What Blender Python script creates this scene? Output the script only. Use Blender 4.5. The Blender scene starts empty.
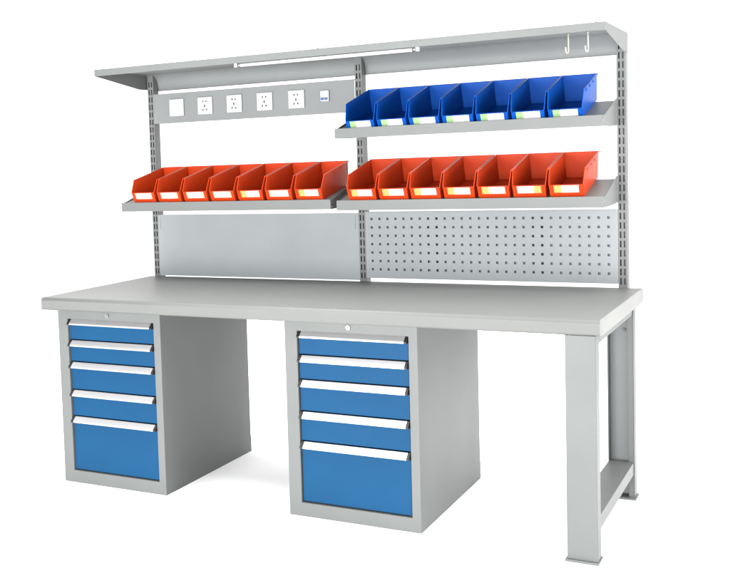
import bpy, bmesh, math, random
from mathutils import Vector, Matrix
random.seed(7)
sc = bpy.context.scene
COL = sc.collection

# ---------------------------------------------------------------- measures (metres); x along the bench, y into depth, z up
W, D, H, T = 2.2747, 0.8605, 0.800, 0.0528          # worktop
YU = 0.8610                                         # front of the uprights
UP_X = (0.0215, 1.1040, 2.1830)                     # left edges of the uprights
UP_W, UP_D = 0.0325, 0.048
TOP_Z = 1.786                                       # top of the canopy

# ---------------------------------------------------------------- materials
def new_mat(name):
    m = bpy.data.materials.new(name)
    m.use_nodes = True
    nt = m.node_tree
    return m, nt, nt.nodes['Principled BSDF']

def set_in(b, **kw):
    for k, v in kw.items():
        b.inputs[k.replace('_', ' ')].default_value = v

def paint(name, rgb, rough=0.42, spec=0.35, bump=0.05, scale=900, vary=0.05, metal=0.0, streak=None):
    """powder coat / moulded plastic: fine orange peel plus slow tone and gloss variation"""
    m, nt, b = new_mat(name)
    N, L = nt.nodes, nt.links
    set_in(b, Roughness=rough, Metallic=metal)
    b.inputs['Specular IOR Level'].default_value = spec
    tc = N.new('ShaderNodeTexCoord')
    slow = N.new('ShaderNodeTexNoise'); slow.inputs['Scale'].default_value = 3.5; slow.inputs['Detail'].default_value = 3
    fine = N.new('ShaderNodeTexNoise'); fine.inputs['Scale'].default_value = scale; fine.inputs['Detail'].default_value = 2
    L.new(tc.outputs['Object'], slow.inputs['Vector'])
    if streak:
        mp = N.new('ShaderNodeMapping'); mp.inputs['Scale'].default_value = streak
        L.new(tc.outputs['Object'], mp.inputs['Vector']); L.new(mp.outputs['Vector'], fine.inputs['Vector'])
    else:
        L.new(tc.outputs['Object'], fine.inputs['Vector'])
    rp = N.new('ShaderNodeMapRange')
    for i, v in enumerate((0.3, 0.7, 1 - vary, 1 + vary)): rp.inputs[i + 1].default_value = v
    L.new(slow.outputs['Fac'], rp.inputs['Value'])
    mul = N.new('ShaderNodeVectorMath'); mul.operation = 'SCALE'
    mul.inputs[0].default_value = rgb
    L.new(rp.outputs['Result'], mul.inputs['Scale'])
    L.new(mul.outputs['Vector'], b.inputs['Base Color'])
    rr = N.new('ShaderNodeMapRange')
    for i, v in enumerate((0.3, 0.7, rough - 0.05, rough + 0.05)): rr.inputs[i + 1].default_value = v
    L.new(fine.outputs['Fac'], rr.inputs['Value']); L.new(rr.outputs['Result'], b.inputs['Roughness'])
    if bump:
        bp = N.new('ShaderNodeBump'); bp.inputs['Strength'].default_value = bump; bp.inputs['Distance'].default_value = 0.0006
        L.new(fine.outputs['Fac'], bp.inputs['Height']); L.new(bp.outputs['Normal'], b.inputs['Normal'])
    return m

GREY   = paint('grey_powder_coat', (0.0931, 0.0978, 0.0951), 0.46, 0.2)
GREY_LIFT  = paint('grey_powder_coat_shade_lift', (0.1321, 0.1388, 0.1388), 0.46, 0.2)  # same grey coat, lightened to offset the shade under the canopy
BOLT   = paint('dull_zinc_bolt', (0.0773, 0.0812, 0.0850), 0.5, 0.3, 0.0, metal=0.4)
PANEL  = paint('pale_blue_grey_powder_coat', (0.1791, 0.1914, 0.1969), 0.5, 0.2)
TOPM   = paint('grey_laminate', (0.1005, 0.1032, 0.0993), 0.46, 0.14, 0.0, 1400, 0.03)
EDGE   = paint('grey_edge_band', (0.1474, 0.1474, 0.1424), 0.45, 0.2)
BLUE   = paint('blue_drawer_paint', (0.0041, 0.0387, 0.0949), 0.45, 0.07)
BINB   = paint('blue_bin_plastic', (0.0004, 0.0442, 0.2404), 0.40, 0.10, 0.04, 500, 0.06)
BINR   = paint('red_bin_plastic', (0.3349, 0.0280, 0.0047), 0.40, 0.12, 0.04, 500, 0.06)
ALU    = paint('brushed_aluminium', (0.3247, 0.3209, 0.3247), 0.36, 0.4, 0.05, 300, 0.03, 0.55, streak=(0.02, 1, 1))
BLACK  = paint('black_plastic', (0.0092, 0.0092, 0.0101), 0.45, 0.3)
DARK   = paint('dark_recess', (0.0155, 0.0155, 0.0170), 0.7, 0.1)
WHITE  = paint('white_plastic', (0.3286, 0.3286, 0.3286), 0.35, 0.4, 0.0)
STEEL  = paint('zinc_steel', (0.2320, 0.2320, 0.2320), 0.30, 0.5, 0.0, metal=0.85)
CREAM  = paint('ivory_hook_coat', (0.2041, 0.1956, 0.1743), 0.35, 0.4, 0.0)
TUBE   = paint('white_tube_glass', (0.4349, 0.4349, 0.4349), 0.2, 0.5, 0.0)
PAPER  = paint('white_card', (0.3866, 0.3866, 0.3788), 0.6, 0.15, 0.0)
YELLOW = paint('yellow_card', (0.3557, 0.2474, 0.0773), 0.6, 0.15, 0.0)
PALEY  = paint('pale_yellow_card', (0.3711, 0.3247, 0.2320), 0.6, 0.15, 0.0)
GREEN  = paint('pale_green_card', (0.1817, 0.2783, 0.1276), 0.6, 0.15, 0.0)
TOGGLE = paint('blue_toggle', (0.0231, 0.0773, 0.1701), 0.4, 0.3, 0.0)

# ---------------------------------------------------------------- mesh helpers
class MB:
    def __init__(self): self.bm = bmesh.new(); self.mats = []
    def mi(self, m):
        if m not in self.mats: self.mats.append(m)
        return self.mats.index(m)
    def _add(self, bm2, m):
        k = self.mi(m)
        for f in bm2.faces: f.material_index = k
        bmesh.ops.recalc_face_normals(bm2, faces=bm2.faces[:])
        me = bpy.data.meshes.new('tmp'); bm2.to_mesh(me); bm2.free()
        self.bm.from_mesh(me); bpy.data.meshes.remove(me)
    def hexa(self, v, m, bev=0.0, seg=2):
        """eight corners: bottom ring of four, top ring of four"""
        b = bmesh.new(); q = [b.verts.new(p) for p in v]
        for f in ((3,2,1,0),(4,5,6,7),(0,1,5,4),(1,2,6,5),(2,3,7,6),(3,0,4,7)): b.faces.new([q[i] for i in f])
        if bev: bmesh.ops.bevel(b, geom=b.edges[:], offset=bev, segments=seg, affect='EDGES', profile=0.5)
        self._add(b, m)
    def box(self, x0, x1, y0, y1, z0, z1, m, bev=0.0, seg=2):
        self.hexa([(x0,y0,z0),(x1,y0,z0),(x1,y1,z0),(x0,y1,z0),(x0,y0,z1),(x1,y0,z1),(x1,y1,z1),(x0,y1,z1)], m, bev, seg)
    def prism(self, pts, x0, x1, m, bev=0.0):
        """profile of (y, z) points swept along x"""
        b = bmesh.new()
        a = [b.verts.new((x0, y, z)) for y, z in pts]; c = [b.verts.new((x1, y, z)) for y, z in pts]
        n = len(pts)
        b.faces.new(a[::-1]); b.faces.new(c)
        for i in range(n): b.faces.new((a[i], a[(i+1)%n], c[(i+1)%n], c[i]))
        if bev: bmesh.ops.bevel(b, geom=b.edges[:], offset=bev, segments=2, affect='EDGES', profile=0.5)
        self._add(b, m)
    def plate(self, xs, zs, holes, y0, y1, m):
        """sheet in the xz plane with real rectangular openings; holes is a set of (i, j) cells"""
        b = bmesh.new(); V = {}
        def vt(i, j, s):
            if (i, j, s) not in V: V[(i, j, s)] = b.verts.new((xs[i], y1 if s else y0, zs[j]))
            return V[(i, j, s)]
        nx, nz = len(xs) - 1, len(zs) - 1
        solid = lambda i, j: 0 <= i < nx and 0 <= j < nz and (i, j) not in holes
        for i in range(nx):
            for j in range(nz):
                if not solid(i, j): continue
                b.faces.new([vt(i,j,0), vt(i+1,j,0), vt(i+1,j+1,0), vt(i,j+1,0)])
                b.faces.new([vt(i,j,1), vt(i,j+1,1), vt(i+1,j+1,1), vt(i+1,j,1)])
                for di, dj, a, c in ((-1,0,(i,j),(i,j+1)), (1,0,(i+1,j+1),(i+1,j)), (0,-1,(i+1,j),(i,j)), (0,1,(i,j+1),(i+1,j+1))):
                    if not solid(i+di, j+dj):
                        b.faces.new([vt(*a,0), vt(*c,0), vt(*c,1), vt(*a,1)])
        self._add(b, m)
    def cyl(self, p, q, r, m, n=16, r2=None):
        p, q = Vector(p), Vector(q); d = q - p
        b = bmesh.new()
        bmesh.ops.create_cone(b, cap_ends=True, segments=n, radius1=r, radius2=r if r2 is None else r2, depth=d.length)
        M = Matrix.Translation((p + q) / 2) @ d.to_track_quat('Z', 'Y').to_matrix().to_4x4()
        bmesh.ops.transform(b, matrix=M, verts=b.verts[:])
        for f in b.faces: f.smooth = len(f.verts) == 4
        self._add(b, m)
    def tube(self, pts, r, m, n=10):
        b = bmesh.new(); rings = []
        P = [Vector(p) for p in pts]; prev = None
        for i, p in enumerate(P):
            t = (P[min(i+1, len(P)-1)] - P[max(i-1, 0)]).normalized()
            u = t.cross(Vector((0.3, 1, 0.2))).normalized() if prev is None else (prev - t * prev.dot(t)).normalized()
            prev = u; w = t.cross(u)
            rings.append([b.verts.new(p + r * (math.cos(a) * u + math.sin(a) * w)) for a in [2*math.pi*k/n for k in range(n)]])
        for A, B in zip(rings, rings[1:]):
            for k in range(n): b.faces.new((A[k], A[(k+1)%n], B[(k+1)%n], B[k])).smooth = True
        b.faces.new(rings[0][::-1]); b.faces.new(rings[-1])
        self._add(b, m)
    def build(self, name, parent=None, loc=(0,0,0)):
        me = bpy.data.meshes.new(name); self.bm.to_mesh(me); self.bm.free()
        for m in self.mats: me.materials.append(m)
        o = bpy.data.objects.new(name, me); COL.objects.link(o)
        o.location = loc
        if parent: o.parent = parent
        return o

def thing(name, label, cat, loc=(0,0,0), group=None):
    o = bpy.data.objects.new(name, None); COL.objects.link(o)
    o.location = loc; o.empty_display_size = 0.1
    o['label'] = label; o['category'] = cat
    if group: o['group'] = group
    return o

def copy_thing(root, loc, label):
    r = root.copy(); COL.objects.link(r); r.location = loc; r['label'] = label
    for ch in root.children:
        c = ch.copy(); COL.objects.link(c); c.parent = r
        for g in ch.children:
            d = g.copy(); COL.objects.link(d); d.parent = c
    return r

# ---------------------------------------------------------------- floor
b = bmesh.new()
bmesh.ops.create_circle(b, cap_ends=True, segments=96, radius=30)
me = bpy.data.meshes.new('floor'); b.to_mesh(me); b.free()
fl = bpy.data.objects.new('floor', me); COL.objects.link(fl); fl['kind'] = 'structure'
fl.location = (1.1, 0, 0)
fm, nt, pb = new_mat('white_studio_floor')
set_in(pb, Roughness=0.9); pb.inputs['Specular IOR Level'].default_value = 0.1
nz = nt.nodes.new('ShaderNodeTexNoise'); nz.inputs['Scale'].default_value = 2.0
cr = nt.nodes.new('ShaderNodeMapRange')
for i, v in enumerate((0.3, 0.7, 0.90, 0.93)): cr.inputs[i + 1].default_value = v
nt.links.new(nz.outputs['Fac'], cr.inputs['Value']); nt.links.new(cr.outputs['Result'], pb.inputs['Base Color'])
me.materials.append(fm)

# ---------------------------------------------------------------- workbench
bench = thing('workbench', 'long grey steel workbench with overhead canopy, slotted uprights and thick grey worktop', 'workbench', (0, 0, 0))

# worktop: rounded front and back edges, flat end bands
m = MB()
R, RB = 0.0125, 0.0055
def arc(cy, cz, a0, a1, R, n=6): return [(cy + R*math.cos(math.radians(a0 + (a1-a0)*k/n)), cz + R*math.sin(math.radians(a0 + (a1-a0)*k/n))) for k in range(n+1)]
prof = arc(RB, H-T+RB, 270, 180, RB) + arc(R, H-R, 180, 90, R) + arc(D-RB, H-RB, 90, 0, RB) + arc(D-RB, H-T+RB, 0, -90, RB)
m.prism(prof, 0.006, W-0.006, TOPM)
def inset(pts, s): 
    cy, cz = D/2, H-T/2
    return [(cy + (y-cy)*(1-2*s/D), cz + (z-cz)*(1-2*s/T)) for y, z in pts]
# end bands, slightly rounded
for x0, x1, x2 in ((0.006, 0.002, 0.0), (W-0.006, W-0.002, W)):
    bb = bmesh.new(); n = len(prof)
    r0 = [bb.verts.new((x0, y, z)) for y, z in prof]
    r1 = [bb.verts.new((x1, y, z)) for y, z in inset(prof, 0.0006)]
    r2 = [bb.verts.new((x2, y, z)) for y, z in inset(prof, 0.003)]
    for A, B in ((r0, r1), (r1, r2)):
        for i in range(n): bb.faces.new((A[i], A[(i+1)%n], B[(i+1)%n], B[i])).smooth = True
    bb.faces.new(r2)
    m._add(bb, EDGE)
top = m.build('worktop', bench)
for p in top.data.polygons:
    if p.area < 0.06 and abs(p.normal.x) < 0.9: p.use_smooth = True

# leg frame at the right end
LX0, LX1 = 2.1592, 2.2551
m = MB()
m.box(LX0, LX1, -0.0035, -0.0005, 0.008, H-T-0.0005, GREY, 0.0012)
m.box(LX1-0.003, LX1, 0.0, 0.050, 0.008, H-T-0.0005, GREY)
m.box(LX0, LX0+0.003, 0.0, 0.050, 0.008, H-T-0.0005, GREY)
leg = m.build('leg', bench)
leg.location.y = 0.004
m = MB(); m.box(LX0-0.006, LX1+0.004, -0.014, 0.062, 0, 0.0075, GREY, 0.0015); m.build('foot_plate', leg)
m = MB()
m.box(LX0, LX1, 0.784, 0.787, 0.008, H-T-0.0005, GREY_LIFT)                    # web
m.box(LX1-0.003, LX1, 0.738, 0.7835, 0.008, H-T-0.0005, GREY)              # right flange
m.box(LX1-0.021, LX1-0.0035, 0.738, 0.741, 0.008, H-T-0.0005, GREY)        # its return lip
m.box(LX0, LX0+0.003, 0.738, 0.7835, 0.008, H-T-0.0005, GREY)
rleg = m.build('leg', bench)
m = MB(); m.box(LX0-0.008, LX1+0.006, 0.725, 0.803, 0, 0.0075, GREY, 0.0015); m.build('foot_plate', rleg)
m = MB()
m.cyl((2.214, 0.7845, 0.648), (2.214, 0.777, 0.648), 0.0060, BOLT, 6)
m.cyl((2.214, 0.7838, 0.648), (2.214, 0.782, 0.648), 0.0085, BOLT, 20)
m.build('bolt', rleg)
m = MB()
m.box(LX0+0.0035, LX1-0.0035, 0.0545, 0.737, 0.142, 0.145, GREY)
m.box(LX1-0.0065, LX1-0.0035, 0.0545, 0.737, 0.098, 0.1415, GREY)
m.box(LX0+0.0035, LX0+0.0065, 0.0545, 0.737, 0.098, 0.1415, GREY)
m.build('lower_rail', bench)
m = MB()
m.box(LX0+0.004, LX1-0.004, 0.0545, 0.737, 0.712, H-T-0.0006, GREY, 0.001)
m.build('upper_rail', bench)

# slotted uprights, each a closed tube with a real slotted face
PITCH, SLOT = 0.0364, 0.0255
def upright(x, first):
    m = MB()
    z0, z1 = 0.752, TOP_Z-0.003
    xs = [0, 0.0062, 0.0121, 0.0204, 0.0263, UP_W]
    zs = [z0]; holes = set(); z = first
    while z + SLOT < z1 - 0.01:
        zs += [z, z+SLOT]; j = len(zs) - 2
        holes |= {(1, j), (3, j)}
        z += PITCH
    zs.append(z1)
    m.plate(xs, zs, holes, 0, 0.002, GREY)
    m.box(0, 0.002, 0.0022, UP_D, z0, z1, GREY)
    m.box(UP_W-0.002, UP_W, 0.0022, UP_D, z0, z1, GREY)
    m.box(0.0022, UP_W-0.0022, UP_D-0.002, UP_D-0.0002, z0, z1, GREY)
    m.box(0.0022, UP_W-0.0022, 0.034, 0.035, z0+.002, z1-.002, GREY)
    m.box(0.0022, UP_W-0.0022, 0.0025, UP_D-0.0025, z1-0.002, z1, GREY)
    u = m.build('upright', bench, (x, YU, 0))
    # adjusting bolts on the outer side
    for zb in () if x < 2 else (1.486, 1.432, 1.176, 1.142):
        mm = MB(); mm.cyl((UP_W-0.001, 0.022, zb), (UP_W+0.0035, 0.022, zb), 0.0030, STEEL, 12); mm.build('bolt', u)
    return u
for x in UP_X: upright(x, 0.8125)

# canopy over the bench
CX0, CX1, CY0, CY1 = 0.0125, 2.2176, 0.440, YU+UP_D
t = 0.0015
m = MB()
m.box(CX0, CX1, CY0, CY1+0.002, TOP_Z-t, TOP_Z, GREY)
m.box(CX0, CX1, CY0, CY0+t, 1.7575, TOP_Z-t-0.0002, GREY)
m.box(CX0+0.002, CX1-0.002, CY0+t+0.0002, CY0+0.014, 1.7575, 1.759, GREY)
m.box(CX0+0.002, CX1-0.002, CY0+0.015, CY1-0.0665, TOP_Z-t-0.0016, TOP_Z-t-0.0004, GREY_LIFT)
canopy = m.build('canopy', bench)
m = MB()
m.box(CX0+0.002, CX1-0.002, CY1+0.0005, CY1+0.002, 1.7045, TOP_Z-t-0.0003, GREY_LIFT)
m.box(CX0+0.002, CX1-0.002, CY1-0.010, CY1+0.0003, 1.7045, 1.706, GREY_LIFT)
RC = 0.066                                                                   # cove added for a soft shade gradient between fascia and top
cove = [(CY1+0.0002-RC+RC*math.cos(math.radians(a)), TOP_Z-t-0.0006-RC+RC*math.sin(math.radians(a))) for a in range(0, 91, 9)]
m.prism(cove + [(CY1+0.0002, TOP_Z-t-0.0006)], CX0+0.0022, CX1-0.0022, GREY_LIFT)
m.build('rear_fascia', canopy)
for x in (CX0, CX1-t):
    m = MB()
    m.prism([(CY0+t+0.0003, TOP_Z-t-0.0003), (CY0+t+0.0003, 1.7570), (0.800, 1.7115), (CY1, 1.7115), (CY1, TOP_Z-t-0.0003)], x, x+t, GREY)
    m.build('end_plate', canopy)
for x in (0.0535, 1.118, 2.186):
    m = MB()
    m.cyl((x, 0.4475, TOP_Z-0.001), (x, 0.4475, TOP_Z+0.006), 0.0028, STEEL, 10)
    m.cyl((x, 0.4475, TOP_Z+0.0005), (x, 0.4475, TOP_Z+0.003), 0.005, STEEL, 6)
    m.build('screw', canopy)

# back boards between the uprights
m = MB()
BX0, BX1 = UP_X[0]+UP_W-0.0005, UP_X[1]-0.0003
m.box(BX0, BX1, YU-0.0012, YU+0.0005, 0.8040, 1.1015, PANEL, 0.0004, 1)
m.box(BX0+0.001, BX1-0.001, YU+0.0007, YU+0.016, 1.0995, 1.1010, PANEL)
m.box(BX0+0.001, BX1-0.001, YU+0.0007, YU+0.016, 0.8045, 0.8060, PANEL)
for xa in (BX0+0.014, BX1-0.0148):                                          # fold lines of the hooked flanges
    m.box(xa, xa+0.0008, YU-0.0016, YU-0.0010, 1.030, 1.094, DARK)
m.build('back_panel', bench)

m = MB()
PX0, PX1 = UP_X[1]+UP_W+0.0003, UP_X[2]-0.0003
hs, hp = 0.0102, 0.03637
xs = [PX0]; holes = set()
hx = [1.1667 + k*hp for k in range(28)]; hz = [0.8540 + k*0.0368 for k in range(7)]
zs = [0.8145]
for z in hz: zs += [z-hs/2, z+hs/2]
zs.append(1.1065)
for k, x in enumerate(hx): xs += [x-hs/2, x+hs/2]
xs.append(PX1)
for i in range(28):
    for j in range(7): holes.add((1+2*i, 1+2*j))
m.plate(xs, zs, holes, YU-0.0012, YU+0.0003, PANEL)
m.box(PX0+0.001, PX1-0.001, YU+0.0005, YU+0.024, 1.1050, 1.1063, PANEL)
m.box(PX0+0.001, PX1-0.001, YU+0.0005, YU+0.024, 0.8147, 0.8160, PANEL)
# backing sheet behind the holes: stands off, with two deep dark-walled channels added to darken columns 7-8 and 19-20
segs = [PX0+0.001, hx[7]-0.012, hx[8]+0.013, hx[19]-0.013, hx[20]+0.013, PX1-0.001]
for a, c, y in ((segs[0], segs[1], 0.012), (segs[1]+.001, segs[2]-.001, 0.036), (segs[2], segs[3], 0.012), (segs[3]+.001, segs[4]-.001, 0.036), (segs[4], segs[5], 0.009)):
    m.box(a, c, YU+y, YU+y+0.001, 0.8165, 1.1045, GREY)
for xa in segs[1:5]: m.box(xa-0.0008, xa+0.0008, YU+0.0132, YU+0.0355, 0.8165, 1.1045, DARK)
m.build('perforated_panel', bench)

# socket panel
m = MB()
SX0, SX1 = UP_X[0]+UP_W+0.0012, UP_X[1]-0.0008
m.box(SX0, SX1, YU-0.003, YU-0.0015, 1.5450, 1.6870, GREY_LIFT)
m.box(SX0, SX1, YU-0.0013, YU+0.040, 1.5450, 1.5465, GREY)
m.box(SX0, SX1, YU-0.0013, YU+0.040, 1.6855, 1.6870, GREY)
sp = m.build('socket_panel', bench)
yf = YU-0.003
def wall_plate(name, cx, kind):
    m = MB(); z = 1.6165; w = 0.0395; y = 0.0
    cz = 0.0
    m.box(-w, w, -0.0085, -0.0003, -0.0405, 0.0405, WHITE, 0.003)
    f = -0.0085
    if kind == 'switch':
        m.box(-0.026, 0.026, f-0.0022, f-0.0002, -0.030, 0.030, WHITE, 0.001)
        m.box(-0.004, 0.004, f-0.0028, f-0.0021, 0.016, 0.0185, STEEL)
    else:
        m.box(-0.027, 0.027, f-0.0012, f-0.0002, -0.031, 0.031, WHITE, 0.0005)
        g = f-0.0012
        for sx in (-0.0085, 0.0085):
            m.box(sx-0.0030, sx+0.0030, g-0.0004, g+0.001, 0.0165, 0.0235, DARK)
        m.box(-0.0028, 0.0028, g-0.0004, g+0.001, -0.0075, 0.0045, DARK)
        for s in (-1, 1):
            c, d = 0.0095*s, -0.0200
            q = [(c-0.003-0.0014*s, d+0.004), (c+0.003-0.0014*s, d+0.004), (c+0.003+0.0014*s, d-0.004), (c-0.003+0.0014*s, d-0.004)]
            m.hexa([(x, g-0.0004, zz) for x, zz in q] + [(x, g+0.001, zz) for x, zz in q], DARK)
    o = m.build(name, sp, (cx, yf, z))
    return o
wall_plate('wall_switch', 0.1900, 'switch')
for cx in (0.3480, 0.5055, 0.6640, 0.8240): wall_plate('wall_socket', cx, 'socket')
m = MB()
m.box(-0.0200, 0.0200, -0.0120, -0.0003, -0.0235, 0.0235, WHITE, 0.0012)
m.box(-0.0225, -0.0202, -0.0090, -0.0003, -0.0255, 0.0245, TOGGLE)
m.box(-0.0165, 0.0165, -0.0150, -0.0122, -0.0190, -0.0060, WHITE, 0.0006)
cb = m.build('circuit_breaker', sp, (0.9645, yf, 1.622))
for sx in (-0.0085, 0.0085):
    m = MB(); m.box(sx-0.0058, sx+0.0058, -0.0215, -0.0152, -0.0185, -0.0075, TOGGLE, 0.001); m.build('toggle', cb)

# ---------------------------------------------------------------- drawer pedestals
YC, DC = 0.043, 0.7346
CW = 0.5173
ZT = H-T-0.0006
OX0, OX1, OZ0, OZ1 = 0.0505, 0.4855, 0.0525, 0.7075        # opening
def cabinet(x, label):
    root = thing('drawer_cabinet', label, 'cabinet', (x, YC, 0), 'drawer cabinets under the worktop')
    m = MB()
    m.plate([0, OX0, OX1, CW], [0, OZ0, OZ1, ZT], {(1, 1)}, 0, 0.0012, GREY)
    # inner returns of the face frame
    m.box(OX0-0.0012, OX0-0.0001, 0.0014, 0.040, OZ0-0.001, OZ1+0.001, GREY)
    m.box(OX1+0.0001, OX1+0.0012, 0.0014, 0.040, OZ0-0.001, OZ1+0.001, GREY)
    m.box(OX0, OX1, 0.0014, 0.040, OZ0-0.0012, OZ0-0.0001, GREY)
    m.box(OX0, OX1, 0.0014, 0.040, OZ1+0.0001, OZ1+0.0012, GREY)
    m.box(0, 0.0015, 0.0014, DC, 0, ZT, GREY)
    m.box(CW-0.0015, CW, 0.0014, DC, 0, ZT, GREY)
    m.box(0.0017, CW-0.0017, DC-0.0015, DC-0.0002, 0, ZT, GREY)
    m.box(0.0017, CW-0.0017, 0.0014, DC-0.0017, ZT-0.0015, ZT-0.0002, GREY)
    m.box(0.0017, CW-0.0017, 0.0014, DC-0.0017, 0.0, 0.0015, GREY)
    m.box(OX0-0.03, OX1+0.03, 0.060, 0.062, 0.01, ZT-0.01, DARK)            # dark sheet in place of the shade behind the drawer fronts
    m.box(-0.0002, CW+0.0002, DC+0.0002, DC+0.0028, 0.0, 0.072, GREY)
    body = m.build('carcass', root)
    tops = [0.7065, 0.6150, 0.5215, 0.4010, 0.2870]
    ends = tops[1:] + [OZ0+0.0005]
    yd = 0.0085
    for zt, ze in zip(tops, ends):
        m = MB()
        m.box(OX0+0.004, OX1-0.004, yd, yd+0.020, ze+0.0045, zt-0.002, BLUE, 0.0012)
        dr = m.build('drawer', root)
        m = MB()
        hx0, hx1 = OX0+0.0160, OX1-0.0135
        pr = [(yd-0.0003, zt), (yd-0.003, zt), (yd-0.0205, zt-0.0158), (yd-0.0222, zt-0.0180), (yd-0.0226, zt-0.0232), (yd-0.0200, zt-0.0232), (yd-0.0190, zt-0.0185), (yd-0.0060, zt-0.0070), (yd-0.0003, zt-0.0070)]
        m.prism(pr, hx0, hx1, ALU)
        m.build('handle', dr)
        for a, c in ((OX0+0.0035, hx0-0.0002), (hx1+0.0002, OX1-0.0035)):
            m = MB()
            m.prism([(yd-0.0003, zt+0.0006), (yd-0.003, zt+0.0006), (yd-0.0212, zt-0.0158), (yd-0.0232, zt-0.0180), (yd-0.0234, zt-0.0238), (yd-0.0003, zt-0.0238)], a, c, BLACK, 0.0006)
            m.build('end_cap', dr)
    m = MB()
    zc = 0.7285
    m.cyl((CW/2, -0.0002, zc), (CW/2, -0.005, zc), 0.0085, STEEL, 24)
    m.cyl((CW/2, -0.0048, zc), (CW/2, -0.0075, zc), 0.0060, STEEL, 24)
    m.box(CW/2-0.0010, CW/2+0.0010, -0.0079, -0.0072, zc-0.0045, zc+0.0045, BLACK)
    m.build('lock', root)
    return root
c1 = cabinet(0.0562, 'grey drawer cabinet with five blue drawers under the left end of the worktop')
copy_thing(c1, (1.1312, YC, 0), 'grey drawer cabinet with five blue drawers under the middle of the worktop')

# ---------------------------------------------------------------- sloping bin shelves hooked on the uprights
LIPY = 0.580
SLW = 1.056
SLP = {'left': math.radians(11.8), 'right': math.radians(13.2), 'upper': math.radians(15.2)}
SH = {'left': (0.0370, 1.1740), 'right': (1.1250, 1.1690), 'upper': (1.1250, 1.4665)}
FLOOR0 = {'left': 0.0330, 'right': 0.0330, 'upper': 0.0270}
def shelf(key, label):
    """z0 is the height of the top of the front lip"""
    x, z0 = SH[key]; t = math.tan(SLP[key]); f0 = FLOOR0[key]; zb = f0 + 0.272*t
    root = thing('bin_shelf', label, 'shelf', (x, LIPY, z0-0.0410), 'sloping bin shelves')
    m = MB()
    m.box(0, SLW, 0, 0.0015, 0, 0.0410, GREY, 0.0004, 1)
    m.prism([(0.0017, f0), (0.0017, f0-0.0015), (0.272, zb-0.0015), (0.272, zb)], 0.0, SLW, GREY)
    m.box(0.0, SLW, 0.2722, 0.2737, zb-0.016, zb-0.0005, GREY)
    m.build('tray', root)
    for xa in (-0.0002, SLW-0.0014):
        xa2 = xa-0.0018 if xa < 0.5 else xa+0.0016
        m = MB()
        m.prism([(0.0018, 0.0008), (0.0018, 0.0395), (0.030, 0.0420), (0.272, 0.1090), (0.2795, 0.1090), (0.2795, 0.0060), (0.150, 0.0010)], xa2, xa2+0.0018, GREY)
        sgn = 1 if xa > 0.5 else -1
        xo = xa2 + (0.0018 if sgn > 0 else 0)
        m.cyl((xo, 0.012, 0.010), (xo+0.003*sgn, 0.012, 0.010), 0.0035, STEEL, 10)
        for zz in (0.030, 0.085):
            m.cyl((xo, 0.262, zz), (xo+0.0025*sgn, 0.262, zz), 0.0035, STEEL, 10)
        m.build('bracket', root)
    return root
shelf('left', 'grey sloping shelf of red bins at left, above the plain back panel')
shelf('right', 'grey sloping shelf of red bins at right, above the perforated panel')
shelf('upper', 'upper grey sloping shelf carrying the blue bins')

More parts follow.
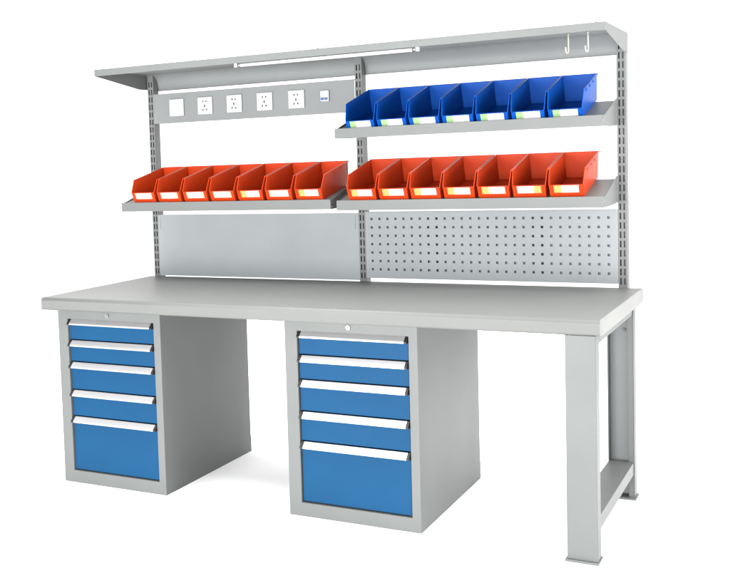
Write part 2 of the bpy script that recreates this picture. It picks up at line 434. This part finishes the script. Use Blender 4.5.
# ---------------------------------------------------------------- bins
BW, BL, BH, TH = 0.1312, 0.300, 0.1035, 0.0026
def make_bin(name, plastic, label_mats, label, loc, group, slope, fh):
    """open-fronted stacking bin in its own frame: x width, y back, z up; the tilt comes from the shelf"""
    root = thing(name, label, 'storage bin', loc, group)
    root.rotation_euler = (slope, 0, 0)
    taper = 0.0055
    hw = lambda z: BW/2 - taper*(1 - z/BH)
    m = MB()
    side = [(0.012, 0.0), (0.000, fh), (0.003, fh+0.008), (0.036, BH), (BL, BH), (BL-0.006, 0.0)]
    for s in (-1, 1):
        bb = bmesh.new(); n = len(side)
        o = [bb.verts.new((s*hw(z), y, z)) for y, z in side]
        i = [bb.verts.new((s*(hw(z)-TH), y, z)) for y, z in side]
        bb.faces.new(o); bb.faces.new(i[::-1])
        for k in range(n): bb.faces.new((o[k], o[(k+1)%n], i[(k+1)%n], i[k]))
        m._add(bb, plastic)
        # thickened rim along the top and the raked front edge
        def rim(y0, z0, y1, z1, w, h):
            x0, x1 = sorted((s*(hw(z0)+0.0015), s*(hw(z0)-TH-0.0006)))
            m.hexa([(x0,y0,z0-h),(x1,y0,z0-h),(x1,y1,z1-h),(x0,y1,z1-h),(x0,y0,z0+0.0006),(x1,y0,z0+0.0006),(x1,y1,z1+0.0006),(x0,y1,z1+0.0006)], plastic)
        rim(0.0362, BH, BL+0.003, BH, 0, 0.004)
        # ribs under the rim outside
        for yy in (0.075, 0.145, 0.215):
            x0, x1 = sorted((s*(hw(BH*0.9)-0.0002), s*(hw(BH)+0.0014)))
            m.box(x0, x1, yy, yy+0.007, BH-0.017, BH-0.0042, plastic)
    x = hw(0)-TH
    e = 0.0002
    def wall(y0, z0, y1, z1, th, up=False):
        a, c = hw(z0)-TH-e, hw(z1)-TH-e
        m.hexa([(-a,y0,z0),(a,y0,z0),(a,y0+th,z0),(-a,y0+th,z0),(-c,y1,z1),(c,y1,z1),(c,y1+th,z1),(-c,y1+th,z1)], plastic)
    wall(BL-0.006-TH, 0.0, BL-TH, BH, TH)                                    # back
    wall(0.012, 0.0, 0.0003, fh, TH)                                      # low front
    m.box(-x+e, x-e, 0.0150, BL-0.006-TH-e, 0.0, TH, plastic)                # floor
    # rear hanging flange, a little wider than the bin
    m.box(-BW/2-0.003, BW/2+0.003, BL+0.0002, BL+0.007, BH-0.0045, BH+0.0008, plastic, 0.0006, 1)
    # label holder: rails left, right, below and a thin one above
    ang = math.atan2(0.0097, 0.052)
    fy = lambda z: 0.012 - z*0.0117/fh
    def front_block(x0, x1, z0, z1, t0, t1, mat):
        m2.hexa([(x0,fy(z0)-t1,z0),(x1,fy(z0)-t1,z0),(x1,fy(z0)-t0,z0),(x0,fy(z0)-t0,z0),(x0,fy(z1)-t1,z1),(x1,fy(z1)-t1,z1),(x1,fy(z1)-t0,z1),(x0,fy(z1)-t0,z1)], mat)
    m2 = m; lz0 = fh - 0.0322
    lw = 0.0460
    front_block(-hw(.03)+0.001, -lw-0.0003, 0.010, fh-0.0005, 0.0002, 0.004, plastic)
    front_block(lw+0.0003, hw(.03)-0.001, 0.010, fh-0.0005, 0.0002, 0.004, plastic)
    front_block(-lw, lw, lz0-0.006, lz0-0.0003, 0.0002, 0.004, plastic)
    front_block(-lw, lw, lz0+0.0297, fh, 0.0002, 0.0025, plastic)
    m.build('bin_body', root)
    m2 = MB()
    parts = label_mats
    x0 = -lw+0.001; tot = 2*lw-0.002
    for frac, mat in parts:
        front_block(x0, x0+tot*frac, lz0, lz0+0.0294, 0.0005, 0.0016, mat)
        x0 += tot*frac
    m2.build('label_card', root)
    return root

ORD = ['first', 'second', 'third', 'fourth', 'fifth', 'sixth', 'seventh']
X0 = {'left': 0.1565, 'right': 1.2330, 'upper': 1.2345}
PIT = {'left': 0.1394, 'right': 0.1358, 'upper': 0.1354}
FH = {'left': 0.0520, 'right': 0.0520, 'upper': 0.0410}
def row(name, plastic, shelf_key, cards, colour, where, group):
    sx, sz = SH[shelf_key]
    lo = sz - 0.0410
    first = None; sl = SLP[shelf_key]
    for k in range(7):
        x = X0[shelf_key] + k*PIT[shelf_key]
        y = LIPY + 0.0125
        z = lo + FLOOR0[shelf_key] + 0.0125*math.tan(sl) + 0.0004
        lab = '%s open-fronted %s, %s from the left on %s' % (colour, 'storage bin', ORD[k], where)
        if k == 0: lab = '%s open-fronted storage bin at the left end of %s' % (colour, where)
        if k == 6: lab = '%s open-fronted storage bin at the right end of %s' % (colour, where)
        jit = random.uniform(-0.0006, 0.0006)
        loc = (x + jit, y + random.uniform(0, 0.0012), z)
        if first is None:
            first = make_bin(name, plastic, cards[k], lab, loc, group, sl, FH[shelf_key]); prev = cards[k]
            known = {id(cards[k]): [c for c in first.children if c.name.startswith('label_card')][0].data}
        else:
            r = copy_thing(first, loc, lab)
            if id(cards[k]) not in known:
                tmp = make_bin(name, plastic, cards[k], lab, loc, group, sl, FH[shelf_key])
                known[id(cards[k])] = [c for c in tmp.children if c.name.startswith('label_card')][0].data
                for c in list(tmp.children): bpy.data.objects.remove(c)
                bpy.data.objects.remove(tmp)
            [c for c in r.children if c.name.startswith('label_card')][0].data = known[id(cards[k])]
        if k: r.rotation_euler = (sl, 0, random.uniform(-0.011, 0.011))
YL = [(0.30, YELLOW), (0.70, PAPER)]
YR = [(0.70, PAPER), (0.30, YELLOW)]
PB = [(0.18, PALEY), (0.62, PAPER), (0.20, PALEY)]
PL = [(0.28, PALEY), (0.72, PAPER)]
GL = [(0.29, GREEN), (0.71, PAPER)]
row('storage_bin', BINR, 'left', [PB, PB, PB, PB, YL, PL, YL], 'red', 'the left red bin shelf', 'red bins on the left shelf')
row('storage_bin', BINR, 'right', [YL, YL, YL, YL, YL, YR, YL], 'red', 'the right red bin shelf', 'red bins on the right shelf')
row('storage_bin', BINB, 'upper', [GL]*7, 'blue', 'the upper shelf', 'blue bins on the upper shelf')

# ---------------------------------------------------------------- lamp tube and hooks under the canopy lip
lamp = thing('tube_lamp', 'slim white tube lamp fixed under the front lip of the grey canopy', 'lamp', (1.139, 0.4475, 1.7480))
HL = 0.375
m = MB(); m.cyl((-HL, 0, 0), (HL, 0, 0), 0.0068, TUBE, 20); m.build('lamp_tube', lamp)
for s in (-1, 1):
    m = MB()
    m.cyl((s*(HL+0.0003), 0, 0), (s*(HL+0.014), 0, 0), 0.0058, STEEL, 16)
    m.box(s*(HL+0.021)-0.0068, s*(HL+0.021)+0.0068, -0.007, 0.007, -0.0072, 0.0093, WHITE, 0.0015)
    m.build('lamp_holder', lamp)
def hook(x, label):
    root = thing('hook', label, 'hook', (x, 0.4475, 1.7572), 'hooks under the canopy lip')
    m = MB()
    pts = [(0, 0, 0.0012), (0, 0, -0.030), (0, 0, -0.060)]
    for k in range(1, 11):
        a = math.pi*k/10
        pts.append((-0.003*(1-math.cos(a)), -0.0075*(1-math.cos(a)), -0.060 - 0.0115*math.sin(a)))
    pts.append((-0.0062, -0.0155, -0.050))
    m.tube(pts, 0.0024, CREAM, 12)
    m.build('hook_wire', root)
    m = MB(); m.cyl((0, 0, -0.0005), (0, 0, -0.005), 0.0055, STEEL, 6); m.build('nut', root)
    return root
h = hook(2.091, 'small pale metal hook under the canopy, the one farther from its right end')
copy_thing(h, (2.158, 0.4475, 1.7572), 'small pale metal hook under the canopy, the one nearest its right end')

# ---------------------------------------------------------------- camera
yaw, pitch, roll = 0.5381, -0.0688, -0.0369
F = Vector((-math.sin(yaw)*math.cos(pitch), math.cos(yaw)*math.cos(pitch), math.sin(pitch)))
rt = Vector((math.cos(yaw), math.sin(yaw), 0)); up = rt.cross(F)
rx = math.cos(roll)*rt + math.sin(roll)*up
uy = -math.sin(roll)*rt + math.cos(roll)*up
cd = bpy.data.cameras.new('camera'); cam = bpy.data.objects.new('camera', cd); COL.objects.link(cam)
cam.matrix_world = Matrix(((rx.x, uy.x, -F.x, 2.9144), (rx.y, uy.y, -F.y, -3.5406), (rx.z, uy.z, -F.z, 1.3389), (0, 0, 0, 1)))
cd.sensor_width = 36; cd.sensor_fit = 'HORIZONTAL'
cd.lens = 36*1070.569/730
cd.shift_x = 165.2/730; cd.shift_y = -55.5/730
cd.clip_start = 0.05; cd.clip_end = 200
sc.camera = cam

# ---------------------------------------------------------------- light: white studio surround plus soft boxes and an added fill
w = bpy.data.worlds.new('World'); sc.world = w; w.use_nodes = True
nt = w.node_tree; N, Lk = nt.nodes, nt.links
bg = N['Background']
tc = N.new('ShaderNodeTexCoord'); sep = N.new('ShaderNodeSeparateXYZ')
Lk.new(tc.outputs['Generated'], sep.inputs['Vector'])
mr = N.new('ShaderNodeMapRange'); mr.interpolation_type = 'SMOOTHSTEP'
for i, v in enumerate((-0.35, 0.25, 0.9, 1.6)): mr.inputs[i + 1].default_value = v   # surround dimmed behind the camera to cut reflections, brightened behind the bench
Lk.new(sep.outputs['Y'], mr.inputs['Value'])
bg.inputs['Color'].default_value = (1, 1, 1, 1)
Lk.new(mr.outputs['Result'], bg.inputs['Strength'])

def area(name, loc, target, size, power, col=(1, 1, 1), sy=None):
    ld = bpy.data.lights.new(name, 'AREA'); ld.energy = power; ld.size = size; ld.color = col
    if sy: ld.shape = 'RECTANGLE'; ld.size_y = sy
    o = bpy.data.objects.new(name, ld); COL.objects.link(o); o.location = loc
    o.rotation_euler = (Vector(target) - Vector(loc)).to_track_quat('-Z', 'Y').to_euler()
    return o
area('softbox_overhead', (1.1, -0.3, 5.0), (1.1, 0.2, 0.5), 4.5, 500, sy=4.0)
area('softbox_right', (6.2, 0.5, 2.4), (1.5, 0.4, 0.9), 2.5, 290)
area('softbox_front', (2.5, -5.9, 1.0), (1.1, 0, 0.9), 2.4, 420, sy=1.8)
area('fill_front_left', (-0.1, -5.2, 0.95), (0.9, 0.3, 0.4), 2.2, 250, sy=1.6)  # added fill, lightens the floor shadow between the cabinets

# ---------------------------------------------------------------- render settings
vs = sc.view_settings
vs.view_transform = 'Standard'; vs.look = 'None'; vs.exposure = 0.37; vs.gamma = 1.0
sc.render.engine = 'CYCLES'
sc.cycles.max_bounces = 10; sc.cycles.diffuse_bounces = 6
sc.cycles.use_denoising = True
